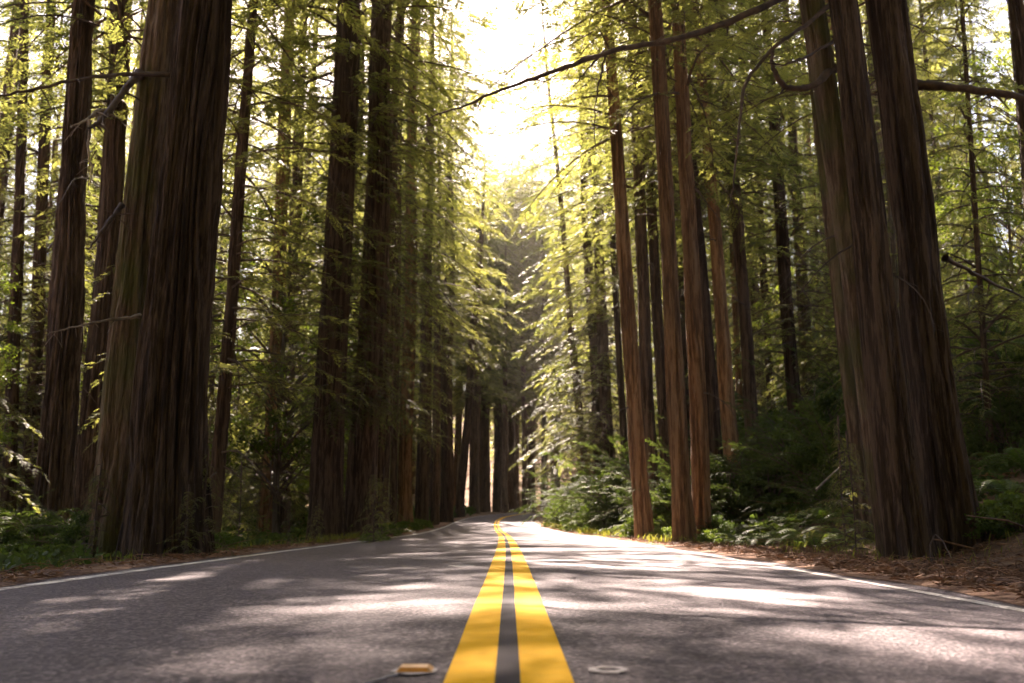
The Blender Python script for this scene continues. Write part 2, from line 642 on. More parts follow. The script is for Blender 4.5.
def rotm(yaw, pitch, roll):
    return np.array((Euler((roll, pitch, 0)).to_matrix().to_4x4() if False else (Matrix.Rotation(yaw, 3, 'Z') @ Matrix.Rotation(pitch, 3, 'Y') @ Matrix.Rotation(roll, 3, 'X'))))


def limb_path(L, up, droop, r, n=7, sway=0.12):
    t = np.linspace(0, 1, n)
    ph = r.uniform(0, 6)
    return np.stack([t * L, sway * L * 0.5 * np.sin(t * 3 + ph) * t, up * L * t - droop * L * t * t], -1)


def branch(L, r, up=0.15, droop=0.45, dens=7.0, ll=0.13, lw=0.016, sl=0.55, nl=9, bare=0.15):
    """one redwood bough along +x, about L metres"""
    g = Geo()
    P = limb_path(L, up, droop, r)
    g.tube(P, np.linspace(0.012 + 0.008 * L, 0.004, len(P)), 4)
    ns = max(4, int(dens * L))
    tt = np.linspace(0, 1, len(P))
    for k in range(ns):
        t = bare + (1 - bare) * (k + 0.5) / ns
        p = np.array([np.interp(t, tt, P[:, c]) for c in range(3)])
        s = -1 if k % 2 else 1
        l = sl * (1.15 - 0.55 * t) * r.uniform(0.65, 1.2)
        if r.random() < 0.1:
            continue
        m_ = rotm(s * R(r.uniform(35, 72)), R(r.uniform(-4, 26)), R(r.uniform(-16, 16)))
        S = spray(l, nl, ll, lw, r)
        g.leaves(S @ m_.T + p)
        if l > sl * 0.55:
            e = np.array([l * 0.95, 0, -0.2 * l])
            g.tube(np.array([p, p + m_ @ (e * 0.5) + [0, 0, 0.02], p + m_ @ e]), [0.006, 0.004, 0.002], 3)
    S = spray(sl * 0.8, nl, ll, lw, r)
    g.leaves(S @ rotm(0, R(30), 0).T + P[-1])
    return g.arrays()


def dead_branch(L, r):
    g = Geo()
    P = limb_path(L, 0.1, 0.5, r, 8, 0.25)
    g.tube(P, np.linspace(0.014 + 0.006 * L, 0.004, len(P)), 4)
    for k in range(int(L * 3)):
        t = r.uniform(0.3, 1)
        p = np.array([np.interp(t, np.linspace(0, 1, len(P)), P[:, c]) for c in range(3)])
        q = rotm(R(r.uniform(-70, 70)), R(r.uniform(-10, 50)), 0) @ np.array([r.uniform(.2, .6), 0, 0])
        g.tube(np.array([p, p + q * 0.5 + [0, 0, .02], p + q]), [0.006, 0.004, 0.002], 3)
    return g.arrays()


lr = random.Random(5)
# fine boughs for trees near the road, coarser for those further off
LIB = {}
for key, (ll, lw, sl, nl, dens) in {'fine': (0.11, 0.013, 0.5, 10, 8.0), 'mid': (0.135, 0.018, 0.6, 9, 7.0), 'coarse': (0.30, 0.05, 0.9, 5, 3.6)}.items():
    LIB[key] = [branch(2.0 + 0.35 * k, lr, lr.uniform(0.0, 0.3), lr.uniform(0.35, 0.6), dens, ll, lw, sl, nl) for k in range(6)]
DEAD = [dead_branch(2.2 + 0.7 * k, lr) for k in range(4)]


def crown_mesh(name, lib, zlo, zhi, n, lmax, seed, rtrunk=0.2, shape='cone', dead=0, bias=1.5, base_len=0.6, minw=0.6):
    """boughs spiralling up a stem between zlo and zhi"""
    r = random.Random(seed)
    g = Geo()
    boughs = LIB[lib]
    for k in range(n):
        f = (k + r.random()) / n
        z = zlo + (zhi - zlo) * f ** bias
        if shape == 'cone':
            l = lmax * (1.0 - 0.85 * f) * (base_len + (1 - base_len) * min(1, f * 5))
        elif shape == 'column':
            l = lmax * (0.75 + 0.25 * math.sin(f * PI))
        else:
            l = lmax * math.sin(PI * (0.15 + 0.8 * f)) ** 0.7
        l *= r.uniform(0.6, 1.2)
        V, Q, I = boughs[r.randrange(len(boughs))]
        L0 = V[:, 0].max()
        sc = l / L0
        s3 = np.array([sc, max(sc, minw) * 0.95, max(sc, minw) * 0.85])
        yaw = k * 2.39996 + r.uniform(-0.5, 0.5)
        m_ = rotm(yaw, R(r.uniform(-16, 16)), R(r.uniform(-10, 10)))
        base = np.array([math.cos(yaw), math.sin(yaw), 0]) * rtrunk * (1 - f) * 0.7 + [0, 0, z]
        g.add((V * s3) @ m_.T + base, Q, 0)
        g.I[-1] = I
    for k in range(dead):
        z = 2 + 14 * r.random()
        V, Q, I = DEAD[r.randrange(4)]
        yaw = r.uniform(0, 6.28)
        m_ = rotm(yaw, R(r.uniform(-10, 30)), 0)
        g.add(V @ m_.T * r.uniform(.5, 1) + np.array([math.cos(yaw), math.sin(yaw), 0]) * rtrunk * 0.7 + [0, 0, z], Q, 1)
    return g.mesh(name, [M['needle'], M['twig']])


def leaf_blob(g, c, rx, rz, n, ll, lw, r, i=0, hang=0.2):
    """leafy clump: n pointed leaves through an ellipsoid"""
    P = r.normal(size=(n, 3))
    P /= np.linalg.norm(P, axis=1, keepdims=True)
    P *= (r.random((n, 1)) ** 0.45)
    P = P * [rx, rx, rz] + c
    d = r.normal(size=(n, 3))
    d[:, 2] -= hang
    d /= np.linalg.norm(d, axis=1, keepdims=True)
    u = np.cross(d, r.normal(size=(n, 3)))
    u /= np.linalg.norm(u, axis=1, keepdims=True)
    l = (ll * r.uniform(0.7, 1.2, (n, 1)))
    w = (lw * r.uniform(0.8, 1.2, (n, 1)))
    g.leaves(np.stack([P, P + d * l * 0.5 + u * w, P + d * l, P + d * l * 0.5 - u * w], 1), i)


def tanoak_mesh(name, zlo, zhi, rad, seed, nclump=70, nleaf=130, ll=0.13, lw=0.026):
    r = np.random.default_rng(seed)
    g = Geo()
    for k in range(nclump):
        f = r.random()
        z = zlo + (zhi - zlo) * f
        rr = rad * (math.sin(PI * (0.12 + 0.8 * f)) ** 0.7) * math.sqrt(r.random())
        a = r.uniform(0, 2 * PI)
        c = np.array([rr * math.cos(a), rr * math.sin(a), z])
        s = r.uniform(0.35, 0.7)
        leaf_blob(g, c, s, s * 0.45, nleaf, ll, lw, r)
        P = np.array([[0, 0, z - rr * 0.5 - 0.3], c * 0.5 + np.array([0, 0, (z - rr * .3) * 0.5]), c])
        g.tube(P, [0.03, 0.02, 0.008], 4)
    return g.mesh(name, [M['broad'], M['twig']])


CR = {
    'high': [crown_mesh('high_crown', 'mid', 12, 38, 100, 4.6, 21 + k, 0.5, 'column', 4) for k in range(2)],
    'over': [crown_mesh('high_crown', 'mid', 11.5, 34, 92, 5.8, 26 + k, 0.5, 'column', 0, bias=1.1) for k in range(2)],
    'mid': [crown_mesh('mid_crown', 'mid', 4.5, 30, 130, 4.5, 31 + k, 0.35, 'column', 24) for k in range(3)],
    'low': [crown_mesh('low_crown', 'mid', 1.6, 22, 150, 4.2, 41 + k, 0.25, 'cone', 16) for k in range(2)],
    'far': [crown_mesh('far_crown', 'coarse', 3, 43, 185, 4.4, 51 + k, 0.4, 'column', 0, bias=1.1) for k in range(3)],
    'dense': [crown_mesh('dense_crown', 'coarse', 1.5, 43, 260, 4.8, 56 + k, 0.4, 'column', 0, bias=1.05) for k in range(2)],
    'bend': [crown_mesh('bend_crown', 'coarse', 13, 43.5, 210, 5.4, 66 + k, 0.4, 'column', 0, bias=1.0) for k in range(2)],
    'fringe': [crown_mesh('fringe_crown', 'fine', 3.6, 15, 170, 2.1, 61 + k, 0.4, 'column', 2) for k in range(2)],
    'young': [crown_mesh('young_crown', 'fine', 1.0, 9, 120, 2.5, 71 + k, 0.08, 'cone', 0, minw=0.5) for k in range(3)],
    'sapling': [crown_mesh('sapling_crown', 'fine', 0.15, 1.9, 22, 1.0, 81 + k, 0.02, 'cone', 0, minw=0.38) for k in range(2)],
    'tanoak': [tanoak_mesh('tanoak_crown', 2.2, 9.5, 2.9, 91 + k) for k in range(3)],
}

# ------------------------------------------------------------------ named trees
# key, label, depth, base px(x,y,w), upper px(x,y,w), height, crown kind, crown scale, bark
TREES = [
    # left of the road
    ('sliver', 'dark slender redwood at the very left edge of the picture', 25, (8, 515, 15), (24, 60, 9), 32, 'low', 0.9, 'bark'),
    ('second_sliver', 'slim dark redwood just right of the tree at the left edge', 27, (27, 517, 16), (52, 40, 10), 34, 'mid', 0.9, 'bark'),
    ('hatrack', 'straight brown redwood with tapering trunk, left of the furrowed giants', 19, (52, 522, 40), (85, 0, 21), 44, 'high', 1.0, 'bark'),
    ('leaner', 'lighter brown redwood leaning right beside the furrowed giants', 23, (89, 522, 28), (122, 0, 20), 42, 'high', 0.95, 'bark'),
    ('giant_a', 'massive furrowed redwood, left one of the touching giant pair', 13.4, (112, 540, 40), (160, 0, 34), 55, 'over', 1.0, 'bark_moss'),
    ('giant_b', 'massive furrowed redwood nearest the left edge line, broadest trunk there', 12.5, (166, 553, 80), (201, 0, 50), 58, 'over', 1.0, 'bark'),
    ('post', 'thin dark redwood leaning right, just right of the furrowed giants', 22, (212, 532, 16), (250, 40, 10), 30, 'mid', 0.85, 'bark'),
    ('hidden_pole', 'brown redwood half hidden in foliage, left of the leafy twins', 30, (267, 534, 16), (288, 60, 12), 30, 'low', 0.9, 'bark_red_sunlit'),
    ('hidden_pole_two', 'slim redwood in leaves close against the leafy twins', 33, (284, 531, 13), (300, 100, 10), 30, 'mid', 0.8, 'bark'),
    ('twin_a', 'leafy redwood, left one of the dark twins in needle sprays', 25.5, (325, 540, 34), (349, 0, 25), 46, 'fringe', 1.0, 'bark'),
    ('twin_b', 'leafy redwood, right one of the dark twins in needle sprays', 27, (360, 538, 33), (385, 0, 21), 46, 'fringe', 1.05, 'bark'),
    ('shadow', 'dark redwood tucked behind the right one of the leafy twins', 33, (379, 531, 18), (397, 100, 10), 38, 'over', 1.0, 'bark'),
    ('copper', 'coppery redwood with clear trunk, next right of the leafy twins', 44, (405, 525, 16), (415, 20, 9), 42, 'fringe', 1.25, 'bark_red_sunlit'),
    ('grey_mid', 'dark redwood second right of the leafy twins', 52, (422, 517, 14), (428, 200, 11), 44, 'high', 1.0, 'bark'),
    ('thin_mid', 'thin redwood between two stouter trunks left of the bend', 62, (435, 515, 9), (438, 250, 7), 40, 'high', 1.0, 'bark'),
    ('stout_mid', 'stout dark redwood by the left verge well before the bend', 70, (446, 514, 14), (449, 250, 11), 46, 'high', 1.1, 'bark'),
    ('curved', 'slim curving redwood leaning right toward the bend', 88, (460, 513, 9), (478, 270, 7), 38, 'high', 1.0, 'bark'),
    ('bend_a', 'dark redwood at the outside of the bend, left one of three', 112, (474, 511, 11), (477, 280, 9), 44, 'bend', 1.0, 'bark'),
    ('bend_b', 'dark redwood at the outside of the bend, middle one of three', 118, (485, 511, 10), (487, 280, 8), 45, 'bend', 1.0, 'bark'),
    ('bend_c', 'dark redwood at the outside of the bend, right one of three', 124, (497, 510, 9), (498, 290, 8), 44, 'bend', 1.0, 'bark'),
    # straight ahead
    ('ahead_a', 'tall dark redwood straight ahead where the road turns right', 135, (511, 508, 12), (512, 300, 9), 58, 'bend', 1.3, 'bark'),
    ('ahead_b', 'tall dark redwood ahead, right of the double line at the bend', 140, (530, 507, 12), (531, 300, 9), 58, 'bend', 1.3, 'bark'),
    ('ahead_c', 'thin pale redwood ahead above the vanishing road edge', 138, (546, 506, 5), (546, 350, 4), 38, 'far', 0.9, 'bark_grey'),
    ('ahead_d', 'thin redwood ahead, close left of the rounded bush', 132, (558, 504, 6), (558, 350, 5), 38, 'far', 0.9, 'bark'),
    # right of the road
    ('trio_a', 'slim dark redwood leaning left above the rounded bush, left of three', 52, (585, 470, 9), (572, 330, 7), 40, 'mid', 1.0, 'bark'),
    ('trio_b', 'dark redwood above the rounded bush, middle of three', 50, (599, 470, 12), (590, 290, 10), 42, 'mid', 1.0, 'bark'),
    ('trio_c', 'stout dark redwood above the rounded bush, right of three', 48, (610, 465, 14), (600, 290, 11), 42, 'mid', 1.0, 'bark'),
    ('sunlit', 'slim cinnamon redwood standing alone at the right road edge', 22, (645, 541, 20), (614, 110, 12), 34, 'high', 0.85, 'bark_red_sunlit'),
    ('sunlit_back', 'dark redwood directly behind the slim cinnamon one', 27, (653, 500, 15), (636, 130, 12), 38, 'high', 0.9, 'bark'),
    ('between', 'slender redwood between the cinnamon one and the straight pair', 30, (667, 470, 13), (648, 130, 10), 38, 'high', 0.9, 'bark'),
    ('pair_a', 'cinnamon redwood, left one of the straight pair by the road edge', 19, (685, 545, 21), (656, 45, 14), 44, 'over', 1.0, 'bark_red_sunlit'),
    ('pair_b', 'furrowed redwood, right one of the straight pair by the road edge', 19.6, (703, 544, 20), (682, 55, 14), 44, 'high', 0.85, 'bark_red_sunlit'),
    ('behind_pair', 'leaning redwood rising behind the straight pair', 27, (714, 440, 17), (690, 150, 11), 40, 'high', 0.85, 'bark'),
    ('slope_a', 'tall redwood on the slope, first right of the straight pair', 26, (731, 440, 18), (698, 35, 9), 40, 'high', 0.85, 'bark_red_sunlit'),
    ('slope_b', 'redwood on the slope, second right of the straight pair', 29, (752, 430, 15), (726, 80, 10), 40, 'high', 0.85, 'bark'),
    ('slope_c', 'slender redwood on the slope among ferns and branches', 31, (797, 425, 15), (771, 90, 10), 38, 'mid', 0.85, 'bark'),
    ('rod_a', 'thinnest redwood seen just left of the slim cinnamon one', 40, (627, 480, 8), (606, 130, 6), 36, 'high', 0.85, 'bark'),
    ('rod_b', 'rod thin redwood far behind, close left of the straight pair', 36, (673, 470, 8), (662, 130, 6), 36, 'high', 0.85, 'bark'),
    ('rod_c', 'rod thin redwood far behind, close right of the straight pair', 35, (723, 450, 9), (709, 60, 6), 36, 'high', 0.85, 'bark'),
    ('rod_d', 'rod thin redwood between the two tall slope redwoods', 38, (742, 440, 8), (724, 60, 5), 36, 'high', 0.85, 'bark_red_sunlit'),
    ('rod_e', 'rod thin redwood right of the two tall slope redwoods', 40, (772, 430, 9), (752, 60, 6), 36, 'high', 0.85, 'bark'),
    ('rod_f', 'rod thin redwood between the leafy twins and the coppery one', 40, (393, 524, 8), (402, 60, 5), 36, 'high', 0.85, 'bark'),
    ('tilted', 'mossy tilted trunk close left of the big trio', 14, (868, 552, 15), (822, 130, 12), 26, 'high', 0.6, 'bark_moss'),
    ('trio_big_moss', 'mossy edged redwood, left and thinnest of the big trio', 11.6, (890, 556, 22), (813, 0, 24), 48, 'high', 0.95, 'bark_moss'),
    ('trio_big_mid', 'furrowed redwood, middle one of the big trio at right', 10.6, (909, 561, 46), (840, 0, 28), 50, 'high', 1.0, 'bark'),
    ('trio_big_right', 'broad straight redwood, right and widest of the big trio', 11.2, (955, 553, 52), (884, 0, 38), 54, 'high', 1.05, 'bark'),
    ('whip', 'whip thin dark trunk standing right of the big trio', 17, (992, 470, 7), (962, 0, 4), 18, 'young', 1.3, 'bark'),
    ('corner', 'dark redwood trunk at the upper right corner of the picture', 21, (1050, 450, 19), (1016, 30, 15), 40, 'high', 0.9, 'bark'),
]

placed = []            # x, y, radius of everything standing
ANCH = {}


def make_tree(name, label, loc, trunk, crown, cscale=1.0, rz=0.0, cat='tree', group=None, crot=(0, 0)):
    root = empty(name, loc)
    tag(root, label, cat, group)
    if trunk is not None:
        link('trunk', trunk, root)
    if crown is not None:
        c = link('crown', crown, root)
        c.scale = (cscale,) * 3
        c.rotation_euler = (crot[0], crot[1], rz)
    return root


MAIN = {}
for ti, (key, label, Y, b, t, Ht, ck, cs, bk) in enumerate(TREES):
    p0, p1 = at(b[0], b[1], Y), at(t[0], t[1], Y)
    zg = gz(p0.x, Y) - 0.05
    sl_x = (p1.x - p0.x) / (p1.z - p0.z)
    x0 = p0.x + sl_x * (zg - p0.z)
    zz1 = p1.z - zg
    mpp0 = Y / CP / F
    fwd1 = Y * CP + (p1.z - CAMZ) * SP
    r0 = 0.5 * b[2] * (Y * CP + (p0.z - CAMZ) * SP) / F
    r1 = 0.5 * t[2] * fwd1 / F
    near = Y < 24
    rr = random.Random(100 + ti)
    wx, wy, ph = rr.uniform(.02, .05) * r0 * 4, rr.uniform(-.012, .012), rr.uniform(0, 6)

    def axis(z, sl_x=sl_x, wx=wx, wy=wy, ph=ph):
        return (sl_x * z + wx * math.sin(z * 0.35 + ph) * min(1, z / 3), wy * z)
    rad = Rad(r0 * 0.97, r1, zz1, Ht)
    big = r0 > 0.35 and Y < 21
    tm = trunk_mesh('trunk', axis, rad, M[bk], 260 if big else (130 if near else 28), 0.12 if big else (0.2 if near else 0.8), 200 + ti * 7,
                    furrow=(0.085 if big else 0.055) * min(1.3, r0 / 0.3 + 0.35), flare=0.28 if key not in ('giant_b', 'trio_big_mid') else 0.2,
                    ztop_fine=min(Ht, 0.66 * Y + 2))
    cmesh = CR[ck][ti % len(CR[ck])]
    root = make_tree('redwood_tree', label, (x0, Y, zg), tm, cmesh, cs, rr.uniform(0, 6.28), group=None, crot=(0, math.atan(sl_x)))
    if ck == 'fringe':
        c2 = link('upper_crown', CR['over' if Y < 50 else 'high'][ti % 2], root)
        c2.rotation_euler = (0, math.atan(sl_x), rr.uniform(0, 6))
    MAIN[key] = (root, x0, Y, zg, sl_x, r0)
    placed.append((x0, Y, r0))
    ANCH[key] = (b[0] + t[0]) / 2

# ------------------------------------------------------------------ bare limbs that belong to the near trees


def limb(parent_key, pts, radii, name='limb', material='twig', twigs=0, seed=1):
    """pts: (px, py, Y) along the limb; becomes a part of the tree"""
    root, x0, Y0, z0 = MAIN[parent_key][:4]
    P = np.array([np.array(at(*p)) - np.array((x0, Y0, z0)) for p in pts])
    n = len(P)
    tt = np.arange(n)
    fine = np.linspace(0, n - 1, n * 5)
    Pf = np.stack([np.interp(fine, tt, P[:, c]) for c in range(3)], -1)
    k = np.array([.25, .5, .25])
    for _ in range(3):
        Pf[1:-1] = Pf[:-2] * .25 + Pf[1:-1] * .5 + Pf[2:] * .25
    r = random.Random(seed)
    Pf[1:-1] += np.array([[r.uniform(-.012, .012) for _ in range(3)] for _ in range(len(Pf) - 2)])
    rf = np.interp(fine, tt, radii)
    u = np.linspace(0, 1, len(rf))
    rf = rf * (1 + 0.7 * np.exp(-u * 14)) * np.array([r.uniform(.84, 1.14) for _ in rf])
    g = Geo()
    g.tube(Pf, rf, 8, 0)
    for q in range(twigs * 2):
        i = r.randrange(len(Pf) // 4, len(Pf))
        d = np.array([r.uniform(-1, 1), r.uniform(-.6, .6), r.uniform(-1, .25)]) * r.uniform(.12, .4)
        g.tube(np.array([Pf[i], Pf[i] + d * .5 + [0, 0, .02], Pf[i] + d]), [rf[i] * .5, rf[i] * .4, 0.003], 4, 0)
    return link(name, g.mesh(name, [M[material]], True), root)


limb('trio_big_moss', [(808, -22, 11.6), (780, 0, 11.2), (728, 23, 10.9), (668, 42, 10.6), (610, 50, 10.4), (560, 70, 10.2), (520, 83, 10.1), (470, 103, 10.0), (430, 118, 10.0)],
     [.055, .05, .046, .04, .034, .028, .022, .015, .006], twigs=7, seed=3)
limb('trio_big_moss', [(604, 52, 10.4), (590, 66, 10.4), (573, 87, 10.4)], [.016, .012, .006], 'twig', seed=4)
limb('trio_big_moss', [(606, 52, 10.4), (600, 80, 10.4), (594, 105, 10.4), (596, 150, 10.4)], [.014, .012, .008, .005], 'twig', seed=5)
limb('trio_big_moss', [(833, 68, 11.6), (815, 86, 11.4), (795, 90, 11.3), (780, 84, 11.2), (772, 66, 11.1), (772, 50, 11.1)], [.05, .045, .042, .038, .03, .022], twigs=2, seed=6)
limb('trio_big_moss', [(830, 5, 11.6), (800, 30, 11.2), (775, 45, 11.0), (745, 80, 10.9), (738, 130, 10.8), (735, 180, 10.8), (728, 210, 10.8)], [.03, .026, .024, .022, .018, .013, .006], twigs=4, seed=7)
limb('trio_big_moss', [(835, 40, 11.6), (805, 58, 11.2), (782, 66, 10.9), (764, 62, 10.8)], [.022, .018, .014, .006], twigs=2, seed=8)
limb('trio_big_right', [(908, 85, 11.2), (950, 87, 11.0), (990, 92, 10.8), (1030, 99, 10.6), (1090, 112, 10.4)], [.06, .052, .045, .04, .02], twigs=5, seed=9)
limb('trio_big_right', [(945, 258, 11.2), (975, 275, 11.5), (1024, 298, 12)], [.03, .024, .012], twigs=2, seed=10)
limb('giant_b', [(168, 75, 12.2), (120, 74, 11.6), (85, 78, 11.2), (45, 86, 10.9), (0, 97, 10.7), (-40, 108, 10.6)], [.03, .027, .024, .02, .016, .006], twigs=7, seed=11)
limb('giant_a', [(140, 74, 13.2), (126, 88, 12.7), (112, 108, 12.4), (95, 126, 12.1), (88, 128, 12.0)], [.055, .052, .046, .034, .014], twigs=7, seed=12)
limb('giant_a', [(112, 110, 12.5), (96, 112, 12.3), (84, 122, 12.1), (70, 127, 12)], [.04, .03, .02, .006], 'broken_twig', 'deadwood', 3, seed=13)
limb('giant_a', [(90, 120, 12.1), (88, 150, 12.1), (92, 170, 12.1), (90, 185, 12.1)], [.02, .018, .014, .006], 'broken_twig', 'deadwood', 2, seed=14)
limb('giant_a', [(140, 316, 13.0), (110, 320, 12.6), (80, 326, 12.3), (52, 332, 12.1)], [.022, .018, .014, .006], 'broken_twig', 'deadwood', 4, seed=15)
limb('giant_a', [(122, 205, 13.1), (104, 228, 12.8), (88, 250, 12.6)], [.035, .028, .01], twigs=3, seed=16)
for k, (y0, x1, y1) in enumerate([(150, 470, 95), (205, 480, 250), (240, 500, 300), (120, 505, 190), (270, 470, 330)]):
    limb('copper', [(412, y0, 44), ((412 + x1) / 2, (y0 + y1) / 2 - 10, 41.5), (x1, y1, 39.5)], [.045, .032, .01], 'dead_limb', 'deadwood' if k % 2 else 'twig', 7, seed=20 + k)

# ------------------------------------------------------------------ background redwoods
ORD = ['first', 'second', 'third', 'fourth', 'fifth', 'sixth', 'seventh', 'eighth', 'ninth', 'tenth', 'eleventh', 'twelfth', 'thirteenth', 'fourteenth', 'fifteenth', 'sixteenth', 'seventeenth', 'eighteenth', 'nineteenth', 'twentieth'] + ['twenty-' + q for q in ('first', 'second', 'third', 'fourth', 'fifth', 'sixth', 'seventh', 'eighth', 'ninth')]
ZONES = [(-9999, 100, 'left of the furrowed giants'), (100, 215, 'behind the furrowed giants'), (215, 330, 'between furrowed giants and leafy twins'),
         (330, 440, 'behind the leafy twins'), (440, 515, 'left of the bend'), (515, 600, 'straight ahead past the bend'),
         (600, 690, 'behind the cinnamon redwood'), (690, 850, 'between straight pair and big trio'), (850, 960, 'behind the big trio'),
         (960, 99999, 'right of the big trio')]
BG = []


def free(x, y, gap):
    return all((x - a) ** 2 + (y - b) ** 2 > (gap + c) ** 2 for a, b, c in placed)


def scatter(n, xr, yr, gap, kind):
    k = tries = 0
    while k < n and tries < n * 60:
        tries += 1
        y = rnd.uniform(*yr)
        x = rnd.uniform(*xr)
        d, _ = road_sd(x, y)
        d = d[0]
        lim = 5.2 if kind != 'understory' else 6.5
        if -lim - (0 if kind == 'tree' else .3) < d < lim + 0.5 or not free(x, y, gap):
            continue
        if abs(pix(x, y, 1.0)[0] - 512) > 640:
            continue
        if 590 < pix(x, y, 1.0)[0] < 765 and y < 36:
            continue
        if kind == 'understory' and y < 27 and pix(x, y, 1.0)[0] < 150 and pix(x, y, 1.0)[0] > 5:
            continue
        placed.append((x, y, 0.3))
        BG.append((x, y, kind))
        k += 1


scatter(20, (-20, -6), (26, 70), 2.0, 'tree')
scatter(26, (-48, -6), (30, 115), 2.8, 'tree')
scatter(18, (6, 20), (28, 70), 2.2, 'tree')
scatter(24, (6, 50), (30, 115), 2.8, 'tree')
scatter(24, (-14, 16), (116, 150), 2.6, 'tree')
scatter(22, (-26, 36), (134, 170), 2.8, 'tree')
scatter(34, (-75, -7), (60, 128), 2.4, 'tree')
scatter(26, (7, 80), (60, 128), 2.6, 'tree')
scatter(28, (-26, -7), (16, 60), 1.6, 'understory')
scatter(28, (7.5, 28), (15, 60), 1.6, 'understory')

# shared trunk meshes for the background (each in metres, base radius about .42 / .10)
BT = []
for k in range(4):
    rr = random.Random(900 + k)
    a1, a2, ph = rr.uniform(-.012, .012), rr.uniform(-.012, .012), rr.uniform(0, 6)
    BT.append(trunk_mesh('trunk', lambda z, a1=a1, a2=a2, ph=ph: (a1 * z + .05 * math.sin(z * .3 + ph), a2 * z), Rad(.42, .2, 24, 41), M[['bark', 'bark_red_sunlit', 'bark', 'bark_moss'][k]], 26, .8, 700 + 9 * k, .05, .3))
YT = []
for k in range(3):
    rr = random.Random(950 + k)
    a1, ph = rr.uniform(-.03, .03), rr.uniform(0, 6)
    YT.append(trunk_mesh('trunk', lambda z, a1=a1, ph=ph: (a1 * z + .08 * math.sin(z * .5 + ph) * min(1, z / 2), .05 * math.sin(z * .4)), Rad(.10, .06, 6, 10.5), M[['bark', 'bark_grey', 'bark_moss'][k]], 12, .5, 800 + 9 * k, .01, .3))

info = []
for i, (x, y, kind) in enumerate(BG):
    z = gz(x, y) - 0.1
    px = pix(x, y, z + 3)[0]
    if kind == 'understory' and 535 < px < 640:
        continue
    zone = next(q for q in ZONES if q[0] <= px < q[1])
    info.append((x, y, z, kind, px, zone))
for zone in ZONES:
    for kind in ('tree', 'understory'):
        rows = {}
        for q in info:
            if q[5] is zone and q[3] == kind:
                row = 'near' if q[1] < 38 else ('middle' if q[1] < 68 else 'far' if q[1] < 105 else 'farthest')
                rows.setdefault(row, []).append(q)
        for row, lst in rows.items():
            lst.sort(key=lambda q: q[4])
            for n, (x, y, z, _, px, _) in enumerate(lst):
                i = rnd.randrange(99)
                if kind == 'tree':
                    s = rnd.uniform(.75, 1.25)
                    fat = rnd.uniform(.4, 1.0) * ((.8, 1.9, 1.3)[n % 3] if y > 100 else 1)
                    ck = ('dense' if y > 142 else 'bend' if y > 100 and abs(x) < 14 else rnd.choice(['far', 'dense'])) if y > 68 else rnd.choice(['mid', 'low', 'low', 'low', 'far'])
                    form = 'redwood'
                    if x < -6 and y < 56 and px < 395:
                        ck = 'low'
                    if x > 6 and y < 52 and px > 640:
                        ck = 'low'
                    if 395 < px < 612 and y < 150:
                        ck, s = ('high' if y < 90 else 'bend'), max(s, 1.1)
                    where = ORD[n] + ' from left' if len(lst) > 1 else 'the only one'
                    lab = f'{row} row background redwood {zone[2]}, {where}'
                    root = make_tree('redwood_tree', lab, (x, y, z), BT[i % 4], None, group='redwoods of the wood behind')
                    root.rotation_euler = (0, 0, rnd.uniform(0, 6.28))
                    tr = root.children[0] if root.children else None
                    for ch in COL.objects:
                        pass
                    trunk = [c for c in bpy.data.objects if c.parent == root][0]
                    trunk.scale = (fat, fat, s)
                    c = link('crown', CR[ck][i % len(CR[ck])], root)
                    c.scale = (min(1.0, s),) * 2 + (s,)
                    c.rotation_euler = (0, 0, rnd.uniform(0, 6.28))
                else:
                    tan = rnd.random() < 0.3
                    s = rnd.uniform(.75, 1.35)
                    form = 'leafy tanoak' if tan else 'young redwood'
                    where = ORD[n] + ' understory tree from left' if len(lst) > 1 else 'the only understory tree'
                    lab = f'{row} row {form} {zone[2]}, {where}'
                    root = make_tree('tanoak_tree' if tan else 'young_redwood', lab, (x, y, z), YT[i % 3], (CR['tanoak'] if tan else CR['young'])[i % 3], 1.0, 0, group='understory trees')
                    root.scale = (s,) * 3
                    root.rotation_euler = (0, 0, rnd.uniform(0, 6.28))

# ------------------------------------------------------------------ far-off wood, plus unseen trees added round the camera to block sky light
g = Geo()
fr = np.random.default_rng(77)
fr2 = random.Random(77)
spots = []
for k in range(150):
    a = fr.uniform(-0.75, 0.8)
    d = fr.uniform(172, 260)
    spots.append((d * math.sin(a), d * math.cos(a)))
for k in range(70):
    spots.append((fr.uniform(-75, -50) if k % 2 else fr.uniform(52, 95), fr.uniform(20, 170)))
for k in range(60):  # unseen ring of trees behind the camera, added to block light from there
    a = fr.uniform(1.75, 4.55)
    d = fr.uniform(9, 34)
    x, y = d * math.sin(a), d * math.cos(a)
    if abs(x) < 5.5:
        x = math.copysign(6.5, x)
    spots.append((x, y))
cb = LIB['coarse']
shade_spots = [(sx * fr.uniform(4.6, 7.5), -17 + 2.3 * q) for q in range(8) for sx in (-1, 1)]  # unseen overhanging trees beside and behind the camera, added to cut sky light
for (x, y) in spots:
    z = gz(x, y)
    hgt = fr.uniform(32, 44)
    g.tube(np.array([[x, y, z - .5], [x, y, z + hgt * .5], [x, y, z + hgt]]), [fr.uniform(.35, .75), .3, .03], 8, 1)
    far = y > 100
    for j in range(80 if y > 100 else 46):
        f = fr.random()
        V, Q, I = cb[fr.integers(len(cb))]
        l = 1.9 * (1 - .6 * f) * fr.uniform(.7, 1.2)
        m_ = rotm(fr.uniform(0, 6.28), R(fr.uniform(-10, 20)), R(fr.uniform(-15, 15)))
        g.add((V * l) @ m_.T + [x, y, z + 2 + (hgt - 2) * f], Q, 0)
        g.I[-1] = I
